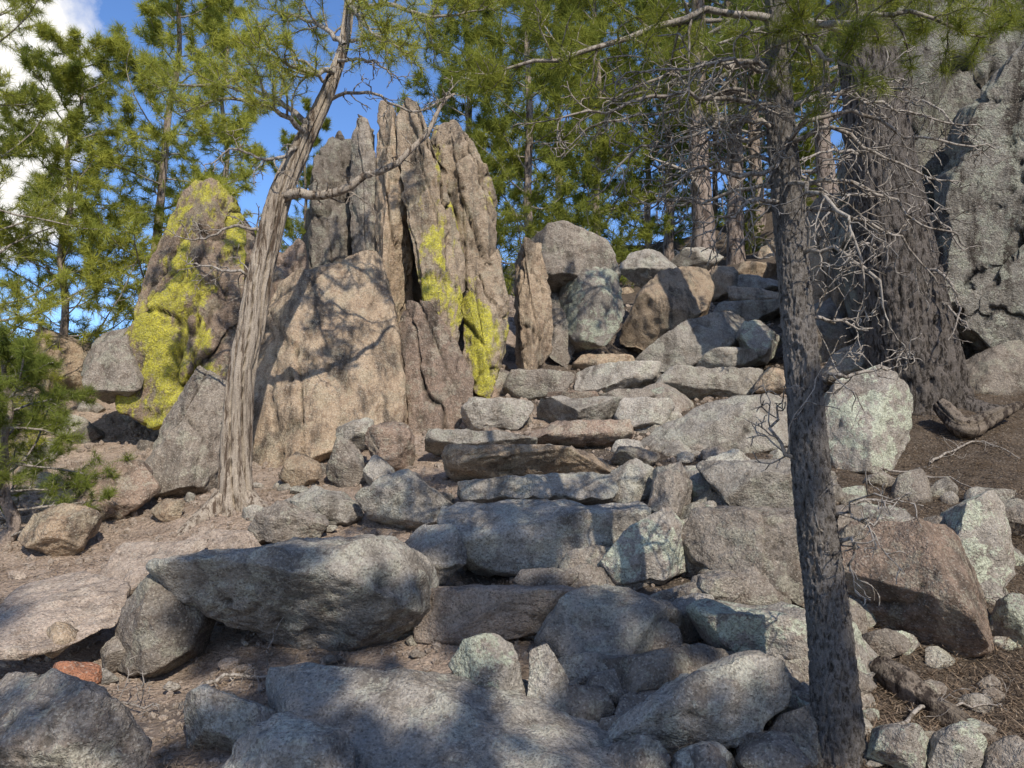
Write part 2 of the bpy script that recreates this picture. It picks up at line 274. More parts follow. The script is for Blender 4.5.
L = [
 # lower left
 (B,'boulder','largest grey boulder left of the lower steps, with a dark hollow under its left half',[(166,575),(185,548),(240,535),(300,528),(385,534),(424,566),(426,605),(405,655),(375,668),(330,664),(270,640),(200,605)],dict(mat='grey',tilt=16,Y=4.85,T=.6,cuts=5,n=2.8,grow_=1.04)),
 (B,'boulder','tilted block propping the left end of the largest lower boulder',[(105,632),(160,580),(205,610),(190,650),(150,675),(115,665)],dict(mat='dark',sharp=True)),
 (SL,'rock slab','broad flat slab forming the lowest step at the bottom of the picture',[(278,694),(305,662),(400,650),(485,662),(560,692),(604,735),(610,830),(330,830)],dict(tilt=58,T=.22,Y=3.65,n=5,cuts=4,rough=.6)),
 (B,'boulder','dark speckled boulder cut off by the lower left corner',[(-50,720),(0,694),(60,690),(115,712),(146,750),(148,820),(-50,820)],dict(tilt=45,T=.3,Y=3.1,mat='dark')),
 (B,'boulder','low rounded rock between the corner boulder and the lowest slab',[(182,745),(195,705),(240,690),(285,712),(262,745),(225,765)],dict(tilt=40,T=.2,Y=3.6)),
 (SL,'rock slab','grey slab at the bottom edge, left of the lowest step',[(195,820),(235,748),(305,712),(350,745),(360,820)],dict(tilt=48,T=.2,Y=3.15)),
 ('loose_rock','rock','small brick-red rock on the left dirt slope',[(53,685),(60,662),(95,664),(98,683),(75,692)],dict(mat='red',Y=4.0)),
 ('loose_rock','rock','small pale angular rock above the brick-red one',[(40,640),(60,622),(80,635),(70,660),(45,658)],dict(mat='tan',Y=4.4)),
 (B,'boulder','rounded pale boulder standing upright at the right end of the largest lower boulder',[(400,545),(420,524),(450,526),(468,555),(465,582),(440,592),(412,574)],dict(Y=5.2)),
 (B,'boulder','flattish grey boulder in front of the cracked rock cluster',[(360,500),(375,484),(410,475),(452,486),(460,512),(420,528),(375,520)],{}),
 ('cracked_rock','rock','left upright piece of the cracked rock cluster',[(325,462),(340,440),(360,445),(365,480),(345,488),(328,480)],dict(mat='dark')),
 ('cracked_rock','rock','topmost rounded piece of the cracked rock cluster',[(333,434),(350,418),(372,422),(368,446),(340,448)],dict(Y=7.9)),
 ('cracked_rock','rock','right largest piece of the cracked rock cluster',[(364,440),(382,416),(408,426),(413,460),(388,475)],dict(mat='brown')),
 ('cracked_rock','rock','lowest wedge piece of the cracked rock cluster',[(360,478),(375,455),(392,465),(395,490),(370,490)],{}),
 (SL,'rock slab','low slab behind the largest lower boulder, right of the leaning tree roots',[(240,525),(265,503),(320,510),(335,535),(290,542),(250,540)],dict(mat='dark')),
 (B,'boulder','small tan block against the foot of the sunlit outcrop',[(280,475),(298,452),(325,458),(322,478),(295,488)],dict(mat='tan')),
 (SL,'rock slab','flat stone between the leaning tree and the flattish grey boulder',[(275,510),(315,488),(358,494),(370,512),(330,525),(285,522)],{}),
 (B,'boulder','dark wedge of rock left of the leaning trunk, below the yellow slab',[(150,475),(168,425),(205,375),(232,390),(222,450),(205,485),(165,495)],dict(mat='dark',sharp=True,cells=4,camp=.06)),
 (B,'boulder','brown hump of rock left of the leaning tree base',[(75,505),(100,470),(140,462),(155,490),(130,520),(90,522)],dict(mat='brown')),
 (B,'boulder','weathered rock beside the sapling at the left edge',[(20,540),(50,505),(90,508),(102,530),(60,558)],dict(mat='tan')),
 (SL,'bedrock','sunlit pink bedrock shelf at the left edge',[(-40,630),(20,585),(80,572),(125,588),(110,622),(40,648),(-40,660)],dict(mat='pink',tilt=74,T=.06,n=5,rough=.6)),
 (SL,'bedrock','pale bedrock shelf below the leaning tree roots',[(105,575),(130,545),(180,536),(215,550),(180,578),(130,590)],dict(mat='pink',tilt=62,T=.12,n=5)),
 ('loose_rock','rock','small orange-tan rock left of the leaning tree base',[(152,512),(165,497),(185,502),(184,518),(165,522)],dict(mat='tan')),
 ('loose_rock','rock','dark stone half under the shelf near the tilted block',[(95,655),(110,635),(130,645),(125,672),(105,672)],dict(mat='dark')),
 (SL,'bedrock','low pinkish rock shelf in front of the weathered trunk, above the largest boulder',[(165,565),(200,540),(245,532),(262,545),(215,562)],dict(mat='pink',tilt=60,T=.12,n=5)),
 # formation left
 ('rock_slab','rock outcrop','leaning slab covered in bright yellow lichen, left of the weathered tree',[(124,405),(134,345),(158,265),(180,205),(198,187),(220,190),(244,218),(258,262),(248,330),(232,380),(196,412),(150,425)],fin('lichen',8.9,.4,4,tilt=10,camp=.05,grow_=1.04,n=8,lean=-.4)),
 ('rock_slab','rock slab','thin brown slab standing behind the yellow lichen slab',[(206,300),(214,215),(230,200),(250,230),(270,290),(262,350),(225,360)],fin('brown',9.5,.3,3)),
 (B,'boulder','dark overhanging block at the foot of the yellow lichen slab',[(84,362),(105,338),(140,335),(160,365),(140,392),(98,395)],dict(mat='dark',Y=8.7,sharp=True)),
 (B,'boulder','brown rock on the skyline behind the left pine branches',[(15,385),(40,345),(80,332),(105,345),(110,385),(60,400)],dict(mat='tan',Y=10.5)),
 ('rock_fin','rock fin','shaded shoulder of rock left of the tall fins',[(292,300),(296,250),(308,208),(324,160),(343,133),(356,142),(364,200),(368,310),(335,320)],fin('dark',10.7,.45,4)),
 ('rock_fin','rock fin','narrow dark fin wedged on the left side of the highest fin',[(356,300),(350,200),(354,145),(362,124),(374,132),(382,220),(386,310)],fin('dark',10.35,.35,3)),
 ('rock_fin','rock fin','tall narrow fin with the highest pointed top',[(366,180),(368,122),(381,102),(394,110),(404,190),(414,300),(408,355),(388,345),(376,260)],fin('tan',10.05,.4,3)),
 ('rock_fin','rock fin','sunlit leaning fin right of the highest fin',[(392,125),(400,104),(413,111),(434,155),(454,215),(474,290),(466,335),(432,350),(414,270),(401,180)],fin('spot',9.75,.36,4,seed=5)),
 ('rock_fin','rock fin','broad leaning fin with yellow lichen low on its face',[(422,150),(434,123),(452,117),(475,142),(491,185),(503,225),(507,262),(490,302),(468,292),(446,220)],fin('spot',10.2,.45,4)),
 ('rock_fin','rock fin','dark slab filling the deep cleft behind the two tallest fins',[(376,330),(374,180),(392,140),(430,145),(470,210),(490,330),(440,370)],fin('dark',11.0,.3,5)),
 ('rock_outcrop','rock outcrop','big sunlit tan outcrop crossed by branch shadows, right of the weathered tree',[(220,455),(236,385),(258,325),(285,298),(330,282),(378,262),(391,300),(397,370),(400,425),(350,452),(300,480),(245,487)],fin('tan',8.95,.7,6,tilt=20,camp=.04,cz=.6,cuts=9,grain=.03,n=4)),
 (B,'boulder','brown block perched on the left shoulder of the sunlit outcrop',[(255,312),(268,268),(298,242),(318,262),(316,305),(282,330)],fin('brown',9.9,.35,3)),
 ('rock_slab','rock slab','shaded triangular slab between the sunlit outcrop and the fins',[(392,330),(406,300),(430,306),(458,345),(480,395),(474,430),(430,448),(402,428)],fin('brown',9.25,.35,4,camp=.05)),
 ('rock_slab','rock slab','tilted brown slab under the broad leaning fin',[(452,330),(468,294),(500,250),(510,300),(506,350),(491,402),(472,392)],fin('spot',10.1,.35,3)),
 (B,'boulder','upright brown block at the right end of the fins',[(505,355),(508,275),(520,241),(549,251),(556,300),(552,352),(530,380)],fin('tan',10.9,.45,3,lean=0)),
 (B,'boulder','pale cap rock bridging the upright blocks',[(512,264),(521,240),(560,237),(606,247),(620,273),(580,281),(535,281)],dict(mat='dark',Y=12.0,T=.55,sharp=True,grow_=1.03)),
 (B,'boulder','square pale boulder stacked below the cap rock',[(559,315),(562,283),(590,267),(617,279),(625,318),(611,346),(576,343)],dict(mat='green',Y=11.8,T=.5,sharp=True,grow_=1.03)),
 (B,'boulder','dark wedge stone between upright block and square boulder',[(540,345),(545,300),(562,290),(574,335),(584,362),(555,370)],dict(mat='dark',Y=12.0)),
 (B,'boulder','flat grey rock on the skyline behind the diagonal boulder',[(618,275),(632,255),(660,250),(680,268),(665,285),(635,288)],dict(mat='grey',Y=15)),
 (B,'boulder','big orange-tan diagonal boulder at the top of the steps',[(623,332),(640,295),(675,270),(705,264),(714,285),(705,314),(672,342),(632,350)],dict(mat='tan',Y=13.0,T=.6,cuts=6,grow_=1.04)),
 (B,'boulder','smooth grey slab leaning below the diagonal boulder',[(620,366),(658,346),(690,327),(738,314),(748,333),(720,358),(670,374)],dict(Y=12.1,T=.4,tilt=30)),
 (B,'boulder','squarish pale green boulder right of the smooth leaning slab',[(738,340),(748,318),(770,318),(784,340),(775,362),(744,362)],dict(mat='green',Y=11.7)),
 (B,'boulder','long tan rock behind the pale green boulder',[(776,318),(788,298),(810,284),(830,292),(820,316),(794,326)],dict(mat='tan',Y=14)),
 (B,'boulder','tan block above the diagonal boulder beside the far trunk',[(706,288),(712,270),(730,264),(738,278),(730,294),(716,298)],dict(mat='tan',Y=16)),
 (B,'boulder','pale rounded stone at the head of the trail',[(672,262),(690,248),(712,248),(722,258),(708,268),(690,270)],dict(Y=18.5)),
 ('rock_outcrop','rock outcrop','tall brown rock seen between the two right-hand trunks',[(800,310),(798,230),(822,205),(850,200),(880,240),(890,330),(850,345),(815,335)],dict(mat='tan',Y=13,T=.9,sharp=True,grain=.05,cells=6,camp=.06)),
 (B,'boulder','brown rock behind the slim tree trunk, below the tall brown rock',[(784,345),(796,312),(830,306),(860,335),(850,370),(804,378)],dict(mat='dark',Y=11.6)),
 (B,'boulder','far brown rock left of the slim tree high on the slope',[(768,262),(775,238),(798,226),(815,245),(808,275),(782,280)],dict(mat='tan',Y=17.5)),
 (B,'boulder','brown slab on the bank between the slim tree and the big trunk',[(820,390),(835,355),(870,345),(890,370),(870,395)],dict(mat='dark',Y=9.6)),
 # steps
 (S,'stone step','second step from the bottom, a long low pale stone',[(422,612),(426,588),(500,584),(560,590),(596,606),(592,640),(500,644),(426,640)],st('pink',.35,Y=4.78)),
 (S,'stone step','third step, the tallest and broadest riser',[(444,528),(448,504),(520,501),(600,503),(642,509),(646,538),(625,570),(560,578),(480,574),(448,555)],st('grey',.42,Y=5.75,cuts=4,n=5,flat=.8,grow_=1.04)),
 (S,'stone step','fourth step, a narrow pale bar of stone',[(462,490),(466,473),(540,475),(606,477),(613,490),(604,504),(468,504)],st('grey',.3,Y=6.5,cuts=3,grow_=1.06)),
 (S,'stone step','fifth step, a long thin stone above the narrow pale bar',[(447,461),(453,447),(530,451),(602,455),(616,465),(604,477),(500,477),(457,475)],st('tan',.3,Y=7.15,cuts=3,grow_=1.06)),
 (S,'stone step','small embedded stone at the foot of the tallest riser',[(515,584),(530,566),(560,564),(578,577),(560,591),(530,592)],dict(tilt=40,Y=5.2,T=.10,mat='dark')),
 (S,'stone step','sixth step, a thin stone left of centre above the fifth',[(430,447),(440,432),(480,432),(528,435),(532,447),(480,453)],st('grey',.25,Y=7.9)),
 (S,'stone step','seventh step, a flat stone spanning the centre of the trail',[(530,442),(537,424),(580,421),(622,426),(626,441),(580,447)],st('brown',.28,Y=8.2)),
 (S,'stone step','rounded stone left in the middle of the trail',[(466,416),(480,401),(510,399),(530,410),(522,428),(478,430)],st('grey',.3)),
 (S,'stone step','smooth oval stone in the centre of the upper trail',[(534,417),(545,401),(590,398),(620,405),(612,422),(560,424)],st('grey',.3)),
 (S,'stone step','broad pale stone below the smooth leaning slab',[(568,389),(578,372),(612,363),(655,367),(650,386),(600,394)],st('grey',.35)),
 (S,'stone step','low grey stone at the foot of the upright brown block',[(507,391),(518,374),(548,371),(572,381),(560,397),(520,399)],st('dark',.3)),
 (S,'stone step','round-topped stone right of the smooth oval stone',[(616,418),(626,401),(648,397),(672,407),(660,426),(630,429)],st('grey',.3)),
 (S,'stone step','long pale slab crossing the upper trail on the right',[(652,396),(668,378),(710,368),(756,375),(750,393),(690,401)],st('grey',.35)),
 (S,'stone step','thin flat stone left of the long pale slab',[(592,404),(605,391),(640,390),(652,400),(625,408)],st('dark',.25)),
 (S,'stone step','thin bar of stone two treads above the oval stone',[(545,404),(552,393),(590,392),(597,402),(572,409)],st('brown',.2)),
 (S,'stone step','narrow tread stone left of the leaning slab foot',[(573,369),(588,356),(620,354),(632,363),(605,372)],st('tan',.25)),
 (S,'stone step','narrow tread climbing past the right end of the leaning slab',[(698,365),(712,352),(744,349),(756,358),(730,369)],st('grey',.25,Y=11.2)),
 (S,'stone step','tread stone behind the leaning slab below the gap',[(708,333),(718,319),(752,317),(762,328),(738,337)],st('tan',.35,Y=13.0)),
 (S,'stone step','tread stone at the turn of the upper stairs',[(712,319),(722,304),(764,302),(776,313),(748,323)],st('grey',.35,Y=14.0)),
 (S,'stone step','tread stone in the gap between the upper boulders',[(718,304),(728,291),(770,288),(780,299),(754,309)],st('tan',.35,Y=15.2)),
 (S,'stone step','higher tread stone in the gap, left of the slim trunk',[(732,291),(740,279),(774,276),(784,286),(758,294)],st('grey',.35,Y=16.6)),
 (S,'stone step','topmost visible tread of the stairs',[(734,279),(742,267),(772,264),(780,274),(756,281)],st('tan',.35,Y=18)),
 ('rock_slab','rock slab','large sloping grey slab on the right of the mid trail',[(640,447),(665,427),(705,413),(762,408),(812,424),(818,450),(762,470),(690,464)],dict(T=.35,tilt=34,n=5,cuts=6,Y=8.1)),
 (B,'boulder','small upright grey stone right of the narrow step',[(606,497),(614,471),(635,462),(652,472),(652,494),(625,506)],dict(Y=6.6,sharp=True)),
 (B,'boulder','dark upright stone wedged next to the big right-hand block',[(651,505),(658,468),(678,466),(692,480),(693,511),(665,519)],dict(mat='dark',sharp=True,Y=6.3)),
 (B,'boulder','flat-topped grey block behind the slim tree, right of the wedged stone',[(690,493),(705,464),(750,455),(832,470),(856,492),(825,516),(745,516),(700,511)],dict(T=.45,flat=.7,n=5,cuts=8)),
 (B,'boulder','pointed boulder on the right side of the tallest riser',[(602,562),(625,535),(665,512),(695,535),(695,562),(660,580),(618,582)],dict(mat='green',Y=5.4,sharp=True)),
 (S,'stone step','small stone between the fifth step and sloping slab',[(612,462),(620,448),(645,444),(660,455),(645,468)],dict(mat='dark')),
 (S,'stone step','flat stone near the top of the trail below the leaning slab',[(634,366),(644,356),(664,355),(674,363),(652,372)],st('grey',.3)),
 (S,'stone step','buff stone on the right edge of the upper trail',[(756,385),(768,370),(798,367),(810,380),(790,396),(766,397)],dict(mat='tan')),
 (S,'stone step','grey stone beside the slim trunk above the sloping slab',[(738,412),(755,396),(793,398),(803,411),(770,420)],{}),
 # right rubble wall
 ('rock_outcrop','boulder','big brown block with an overhanging left edge behind the slim tree',[(668,513),(700,505),(770,508),(850,502),(860,560),(852,602),(790,608),(738,592),(700,562)],dict(mat='dark',T=.5,Y=5.45,n=5,flat=.8,sharp=True,cuts=8,cells=5,camp=.05)),
 (B,'boulder','wide reddish brown boulder emerging from behind the slim trunk',[(825,560),(850,528),(930,540),(985,575),(1005,610),(985,645),(900,660),(825,640)],dict(mat='brown',T=.55,Y=5.0,sharp=True,cells=5,camp=.05,cuts=7)),
 (B,'boulder','long rounded boulder right of the second step',[(541,640),(565,603),(610,580),(660,576),(702,598),(718,625),(680,650),(610,674),(558,664)],dict(mat='grey',T=.4,Y=4.6,cuts=8)),
 (B,'boulder','long smooth boulder passing behind the slim trunk',[(698,612),(725,596),(790,605),(852,628),(895,665),(868,692),(800,676),(728,652)],dict(mat='green',T=.35,Y=4.4,cuts=8)),
 (B,'boulder','big diagonal boulder at the bottom, left of the slim trunk',[(598,745),(620,718),(680,682),(745,655),(774,665),(776,705),(742,737),(680,757),(618,770)],dict(T=.35,Y=3.78,cuts=7)),
 (B,'boulder','dark stone under the long rounded boulder',[(566,690),(572,666),(640,658),(700,646),(747,656),(690,687),(630,717),(588,724)],dict(mat='dark',T=.3,Y=4.12,sharp=True)),
 (B,'boulder','pointed pale stone at the left end of the rubble, beside the lowest slab',[(450,665),(465,643),(495,636),(522,655),(524,692),(500,708),(463,686)],dict(mat='green',Y=3.9,sharp=True)),
 (B,'boulder','narrow upright pale stone right of the pointed pale one',[(522,692),(528,655),(546,648),(568,680),(564,707),(535,710)],dict(mat='grey',Y=3.88,sharp=True)),
 (B,'boulder','small block filling the gap right of the diagonal boulder',[(768,737),(773,690),(802,678),(824,710),(817,742)],dict(mat='green',Y=3.95)),
 (B,'boulder','small pale stone at the bottom edge under the diagonal boulder',[(670,790),(678,754),(715,743),(737,762),(737,790)],dict(Y=3.5)),
 (B,'boulder','dark block at the bottom edge between diagonal boulder and slim trunk',[(733,790),(743,736),(790,733),(817,760),(814,790)],dict(mat='dark',Y=3.6,sharp=True)),
 (B,'boulder','stone at the bottom edge right of the lowest slab',[(598,790),(606,760),(640,752),(672,768),(672,790)],dict(mat='dark',Y=3.5)),
 (B,'boulder','dark fist-shaped stone above the long smooth boulder',[(688,592),(698,568),(727,570),(742,590),(727,606),(700,606)],dict(mat='dark',Y=4.95)),
 (B,'boulder','pale green lichened boulder at the foot of the big trunk',[(822,430),(835,390),(870,378),(905,400),(905,440),(880,478),(840,470)],dict(mat='green',Y=7.6,sharp=True)),
 (B,'boulder','rock with green lichen near the right edge',[(950,550),(958,510),(985,497),(1015,520),(1018,560),(990,588),(960,582)],dict(mat='green',sharp=True)),
 (B,'boulder','pale stone cut off by the right edge, below the green lichen rock',[(998,630),(1005,598),(1040,590),(1055,620),(1045,650),(1010,648)],dict(mat='green')),
 (B,'boulder','dark stone between brown boulder and green lichen rock',[(915,545),(925,520),(948,522),(955,555),(935,562)],dict(mat='dark')),
 (B,'boulder','grey stone just right of the slim trunk at mid height',[(850,530),(860,505),(900,510),(920,535),(890,548),(858,545)],dict(mat='green')),
 (B,'boulder','small mossy stone at the bottom right beside the weathered log',[(870,770),(880,730),(910,722),(932,745),(925,775)],dict(mat='green')),
 (B,'boulder','pale stone at the bottom edge right of the mossy stone',[(930,775),(938,735),(962,725),(985,745),(985,778)],dict(mat='green')),
 (B,'boulder','stone in the bottom right corner',[(985,790),(992,745),(1020,735),(1050,750),(1050,790)],dict(mat='dark')),
 (B,'boulder','block hidden low behind the foot of the slim trunk',[(845,705),(855,660),(885,672),(895,705),(870,725)],dict(mat='dark',Y=4.4)),
 (B,'boulder','flat grey stone on the needle slope at the right edge',[(985,520),(1005,500),(1045,505),(1050,535),(1010,540)],dict(mat='dark')),
 # right cliff
 ('cliff','cliff','huge grey rock wall rising at the right edge',[(905,330),(870,230),(868,120),(890,20),(920,-60),(1060,-180),(1300,-180),(1400,150),(1350,330),(1060,370)],dict(mat='cliff',Y=10.6,T=1.1,grain=.045,crack=2.2,sub=7,tilt=-2,sharp=True,cuts=5,cells=34,camp=.075,cz=.35,lean=-.2)),
 ('cliff','cliff','lower pillar of the rock wall with a jutting prow',[(955,300),(958,200),(985,105),(1060,20),(1200,20),(1260,330),(1100,400),(1005,352)],dict(mat='cliff',Y=9.4,T=.8,grain=.05,crack=2.0,sub=7,tilt=-8,sharp=True,cuts=5,cells=18,camp=.09,cz=.3,lean=-.2)),
 (B,'boulder','rounded boulder in the shade under the rock wall',[(950,400),(960,362),(1000,350),(1045,365),(1050,410),(1000,425)],dict(mat='dark',Y=9.2)),
]
for name, cat, label, poly, kw in L: rock(name, cat, label, poly, **kw)

# filler stones: individuals, tucked between the named ones
fill = [
 (470, 800, 385, 460, 34, 'small grey stone wedged between the upper trail stones', 'small stones of the upper trail', (18, 42), 'grey', 0),
 (560, 710, 335, 395, 14, 'small stone near the head of the stone steps', 'small stones near the head of the steps', (12, 28), 'tan', 0),
 (560, 850, 560, 768, 60, 'grey stone packed between boulders of the right rubble bank', 'stones packed in the right rubble bank', (40, 90), 'dark', -.10),
 (650, 860, 400, 540, 32, 'small stone on the bank beside the slim trunk', 'small stones beside the slim trunk', (28, 64), 'green', -.05),
 (850, 1024, 480, 768, 38, 'small lichened stone on the needle-covered right slope', 'small stones on the right slope', (18, 56), 'green', 0),
 (410, 520, 370, 440, 18, 'small brown stone at the foot of the fins', 'small stones at the foot of the fins', (14, 32), 'brown', 0),
 (240, 450, 470, 530, 22, 'small stone behind the largest lower boulder', 'small stones behind the lower boulder', (14, 38), 'grey', 0),
 (0, 260, 480, 700, 30, 'small loose stone on the left dirt slope', 'small stones on the left dirt slope', (8, 24), 'pink', 0),
 (180, 450, 640, 710, 18, 'small stone in the hollow under the largest lower boulder', 'small stones in the hollow', (8, 26), 'dark', 0),
 (620, 860, 235, 300, 14, 'small far stone on the upper slope between the trunks', 'small far stones on the upper slope', (12, 26), 'tan', 0),
 (10, 150, 390, 500, 18, 'small dark stone among the left pine branches', 'small stones under the left pines', (18, 44), 'dark', 0),
]
rg = np.random.default_rng(4)
for x0, x1, y0, y1, cnt, lab, grp, (s0, s1), mt, dy_ in fill:
    for k in range(cnt):
        px, py = rg.uniform(x0, x1), rg.uniform(y0, y1); s = rg.uniform(s0, s1)*0.5; hgt = s*rg.uniform(0.4, 0.8)
        m = 8; poly = [(px+s*math.cos(a)*rg.uniform(.8, 1.15), py+hgt*math.sin(a)*rg.uniform(.8, 1.15)) for a in np.linspace(0, 2*np.pi, m, endpoint=False)]
        yh = hit(px, py)
        rock('small_stone', 'stone', lab, poly, mat=rg.choice([mt, mt, 'grey', 'dark']), group=grp, sub=4 if s > 12 else 3, cuts=9, tilt=rg.uniform(10, 40), seed=int(rg.integers(1e5)), rough=.9, sharp=bool(rg.random() < .6), Y=yh+.12*s*yh/FPX+dy_)

# gravel + needle litter (nobody could count them)
def scatter(nn, xr, yr, rng):
    x = rng.uniform(*xr, nn); y = rng.uniform(yr[0]**.5, yr[1]**.5, nn)**2
    x = x*np.maximum(y, 2.5)/5; return x, y
iv, jf = ICO[1]
N = 20000; x, y = scatter(N, (-4, 2.2), (2.6, 16), rg); z = Hn(x, y)
s = 0.005+0.026*rg.random(N)**3; s *= np.clip(y/5, 1, 2)
sc = s[:, None]*rg.uniform(.6, 1.3, (N, 3))
nb = len(iv); Vg = iv[None]*sc[:, None, :]*rg.uniform(.75, 1.2, (N, nb, 1))+np.stack([x, y, z+s*0.2], 1)[:, None]
tag(mesh_np('gravel', Vg.reshape(-1, 3), (jf[None]+np.arange(N)[:, None, None]*nb).reshape(-1, 3), M['pink'], smooth=False), 'loose gravel scattered over the dirt of the trail', 'gravel', kind='stuff')
def sticks(P, Dr, Ln, wd):
    nP = len(P); side = np.cross(Dr, np.array([[0.1, 0.2, 1.0]])); side /= np.linalg.norm(side, axis=1)[:, None]+1e-9
    return np.stack([P-side*wd/2, P+side*wd/2, P+Dr*Ln[:, None]], 1).reshape(-1, 3), np.arange(nP*3).reshape(-1, 3)
N = 190000; x, y = scatter(N, (-4, 4.6), (2.6, 13), rg)
xx = x/np.maximum(y, 2.5)*5; clump = fbm(np.stack([x, y, x*0], 1)*1.4, 3, 31)
keep = (xx+clump*1.2 > 1.3) | ((rg.random(N) < 0.28) & (clump > .05)); x, y = x[keep], y[keep]; N = len(x)
z = Hn(x, y)+rg.uniform(.006, .035, N); a = rg.uniform(0, 2*np.pi, N); Dr = np.stack([np.cos(a), np.sin(a), rg.uniform(-.1, .25, N)], 1)
Vn, Fn = sticks(np.stack([x, y, z], 1), Dr, rg.uniform(.06, .16, N), 0.006)
tag(mesh_np('pine_needle_litter', Vn, Fn, M['litter'], smooth=False, tint=np.repeat(rg.random(N)**1.5, 3)), 'brown fallen pine needles covering the ground', 'needle litter', kind='stuff')

# ---------------------------------------------------------------- trees
def spline(pts, m):
    pts = np.array(pts, float); k = len(pts); t = np.linspace(0, k-1, m); i = np.clip(t.astype(int), 0, k-2); f = (t-i)[:, None]
    p0 = pts[np.maximum(i-1, 0)]; p1 = pts[i]; p2 = pts[i+1]; p3 = pts[np.minimum(i+2, k-1)]
    return 0.5*(2*p1+(p2-p0)*f+(2*p0-5*p1+4*p2-p3)*f*f+(3*p1-p0-3*p2+p3)*f**3)
def frames(P):
    T = np.gradient(P, axis=0); T /= np.linalg.norm(T, axis=1)[:, None]+1e-9
    ref = np.tile(np.array([[1., 0, 0]]) if np.abs(T[:, 2]).mean() > 0.6 else np.array([[0.05, 0.1, 1.]]), (len(P), 1))
    U = np.cross(T, ref); U /= np.linalg.norm(U, axis=1)[:, None]+1e-9; Vv = np.cross(T, U); return T, U, Vv
class Acc:
    def __init__(s): s.V = []; s.F = []; s.n = 0
    def tube(s, P, R, sides=5):
        P = np.asarray(P); R = np.asarray(R); T, U, Vv = frames(P); a = np.linspace(0, 2*np.pi, sides, endpoint=False)
        ring = P[:, None]+R[:, None, None]*(np.cos(a)[None, :, None]*U[:, None]+np.sin(a)[None, :, None]*Vv[:, None])
        m = len(P); i = (np.arange(m-1)[:, None]*sides+np.arange(sides)[None]).ravel(); j = (np.arange(m-1)[:, None]*sides+(np.arange(sides)[None]+1) % sides).ravel()
        s.V.append(ring.reshape(-1, 3)); s.F.append(np.stack([i, j, j+sides, i+sides], 1)+s.n); s.n += m*sides
    def build(s, name, mat, parent, org):
        return mesh_np(name, np.concatenate(s.V)-org, np.concatenate(s.F), mat, parent)
def trunk_mesh(name, P, R, mat, parent, org, sides=40, m=260, amp=0.10, fr=14, st=4, twist=0.0, flare=0.5, fl=0.3, seed=1, split=0.0, wob=0.08, lowa=.12):
    PR = spline(np.concatenate([P, np.array(R)[:, None]], 1), m); P = PR[:, :3]; R = PR[:, 3]
    T, U, Vv = frames(P); a = np.linspace(0, 2*np.pi, sides, endpoint=False)
    s_ = np.concatenate([[0], np.cumsum(np.linalg.norm(np.diff(P, axis=0), axis=1))])
    P = P+wob*R[:, None]*np.stack([vnoise(np.stack([s_*2.2, s_*0+k, s_*0], 1), seed+k) for k in (0, 1, 2)], 1)
    AA, SS = np.meshgrid(a, s_); RR = R[:, None]*np.ones_like(AA)
    A2 = AA+twist*SS
    q = np.stack([np.cos(A2)*RR*fr, np.sin(A2)*RR*fr, SS*st], -1).reshape(-1, 3)
    d = -np.abs(fbm(q, 4, seed)).reshape(AA.shape)
    lo = fbm(np.stack([np.cos(A2), np.sin(A2), SS*0.8], -1).reshape(-1, 3)*1.2, 2, seed+5).reshape(AA.shape)
    if split:
        cq = np.abs(vnoise(np.stack([np.cos(A2)*1.6, np.sin(A2)*1.6, SS*0.35], -1).reshape(-1, 3), seed+8)).reshape(AA.shape); d = d-split*np.exp(-(cq/0.07)**2)
    rad = RR*(1+amp*2.2*d+lowa*lo)*(1+flare*np.exp(-SS/fl)*(1+0.45*np.sin(5*AA+seed)+.25*np.sin(3*AA)))
    ring = P[:, None]+rad[..., None]*(np.cos(AA)[..., None]*U[:, None]+np.sin(AA)[..., None]*Vv[:, None])
    i = (np.arange(m-1)[:, None]*sides+np.arange(sides)[None]).ravel(); j = (np.arange(m-1)[:, None]*sides+(np.arange(sides)[None]+1) % sides).ravel()
    return mesh_np(name, ring.reshape(-1, 3)-org, np.stack([i, j, j+sides, i+sides], 1), mat, parent)
def nz(v): return v/(np.linalg.norm(v)+1e-9)
def grow(p, d, Ln, rng, nseg=7, up=0.15, wob=0.22):
    pts = [np.array(p, float)]; d = nz(np.array(d, float))
    for k in range(nseg):
        d = nz(d+rng.normal(size=3)*wob+np.array([0, 0, up/nseg*2])); pts.append(pts[-1]+d*Ln/nseg)
    return np.array(pts)
def twigs(main, r0, acc, tufts, rng, nsub, subL, live, start=0.25, wob=0.25, lvl=1, spacing=0.09, up=0.2, flat=0.5, rmin=.0014):
    m = len(main)
    for k in range(nsub):
        t = start+(1-start)*(k+rng.random())/nsub; x = t*(m-1); i = min(int(x), m-2); p = main[i]+(main[i+1]-main[i])*(x-i)
        d = nz(main[i+1]-main[i]); side = rng.normal(size=3); side[2] *= flat; side -= d*(side@d); d2 = nz(d*0.7+nz(side)*1.0)
        Ln = subL*(1.15-0.7*t)*rng.uniform(.6, 1.25); tw = grow(p, d2, Ln, rng, 6, up, wob)
        rr = r0*(1-0.7*t)*0.5
        acc.tube(tw, np.linspace(max(rr, rmin*1.7), rmin, len(tw)), 4)
        if lvl > 0: twigs(tw, rr, acc, tufts, rng, 3, Ln*0.5, live, 0.3, wob, lvl-1, spacing, up, flat, rmin)
        if live:
            ll = np.linspace(0.3, 1, max(2, int(Ln*0.75/spacing)))
            for u in ll:
                xx = u*(len(tw)-1); ii = min(int(xx), len(tw)-2); tufts.append(np.concatenate([tw[ii]+(tw[ii+1]-tw[ii])*(xx-ii), nz(tw[ii+1]-tw[ii])]))
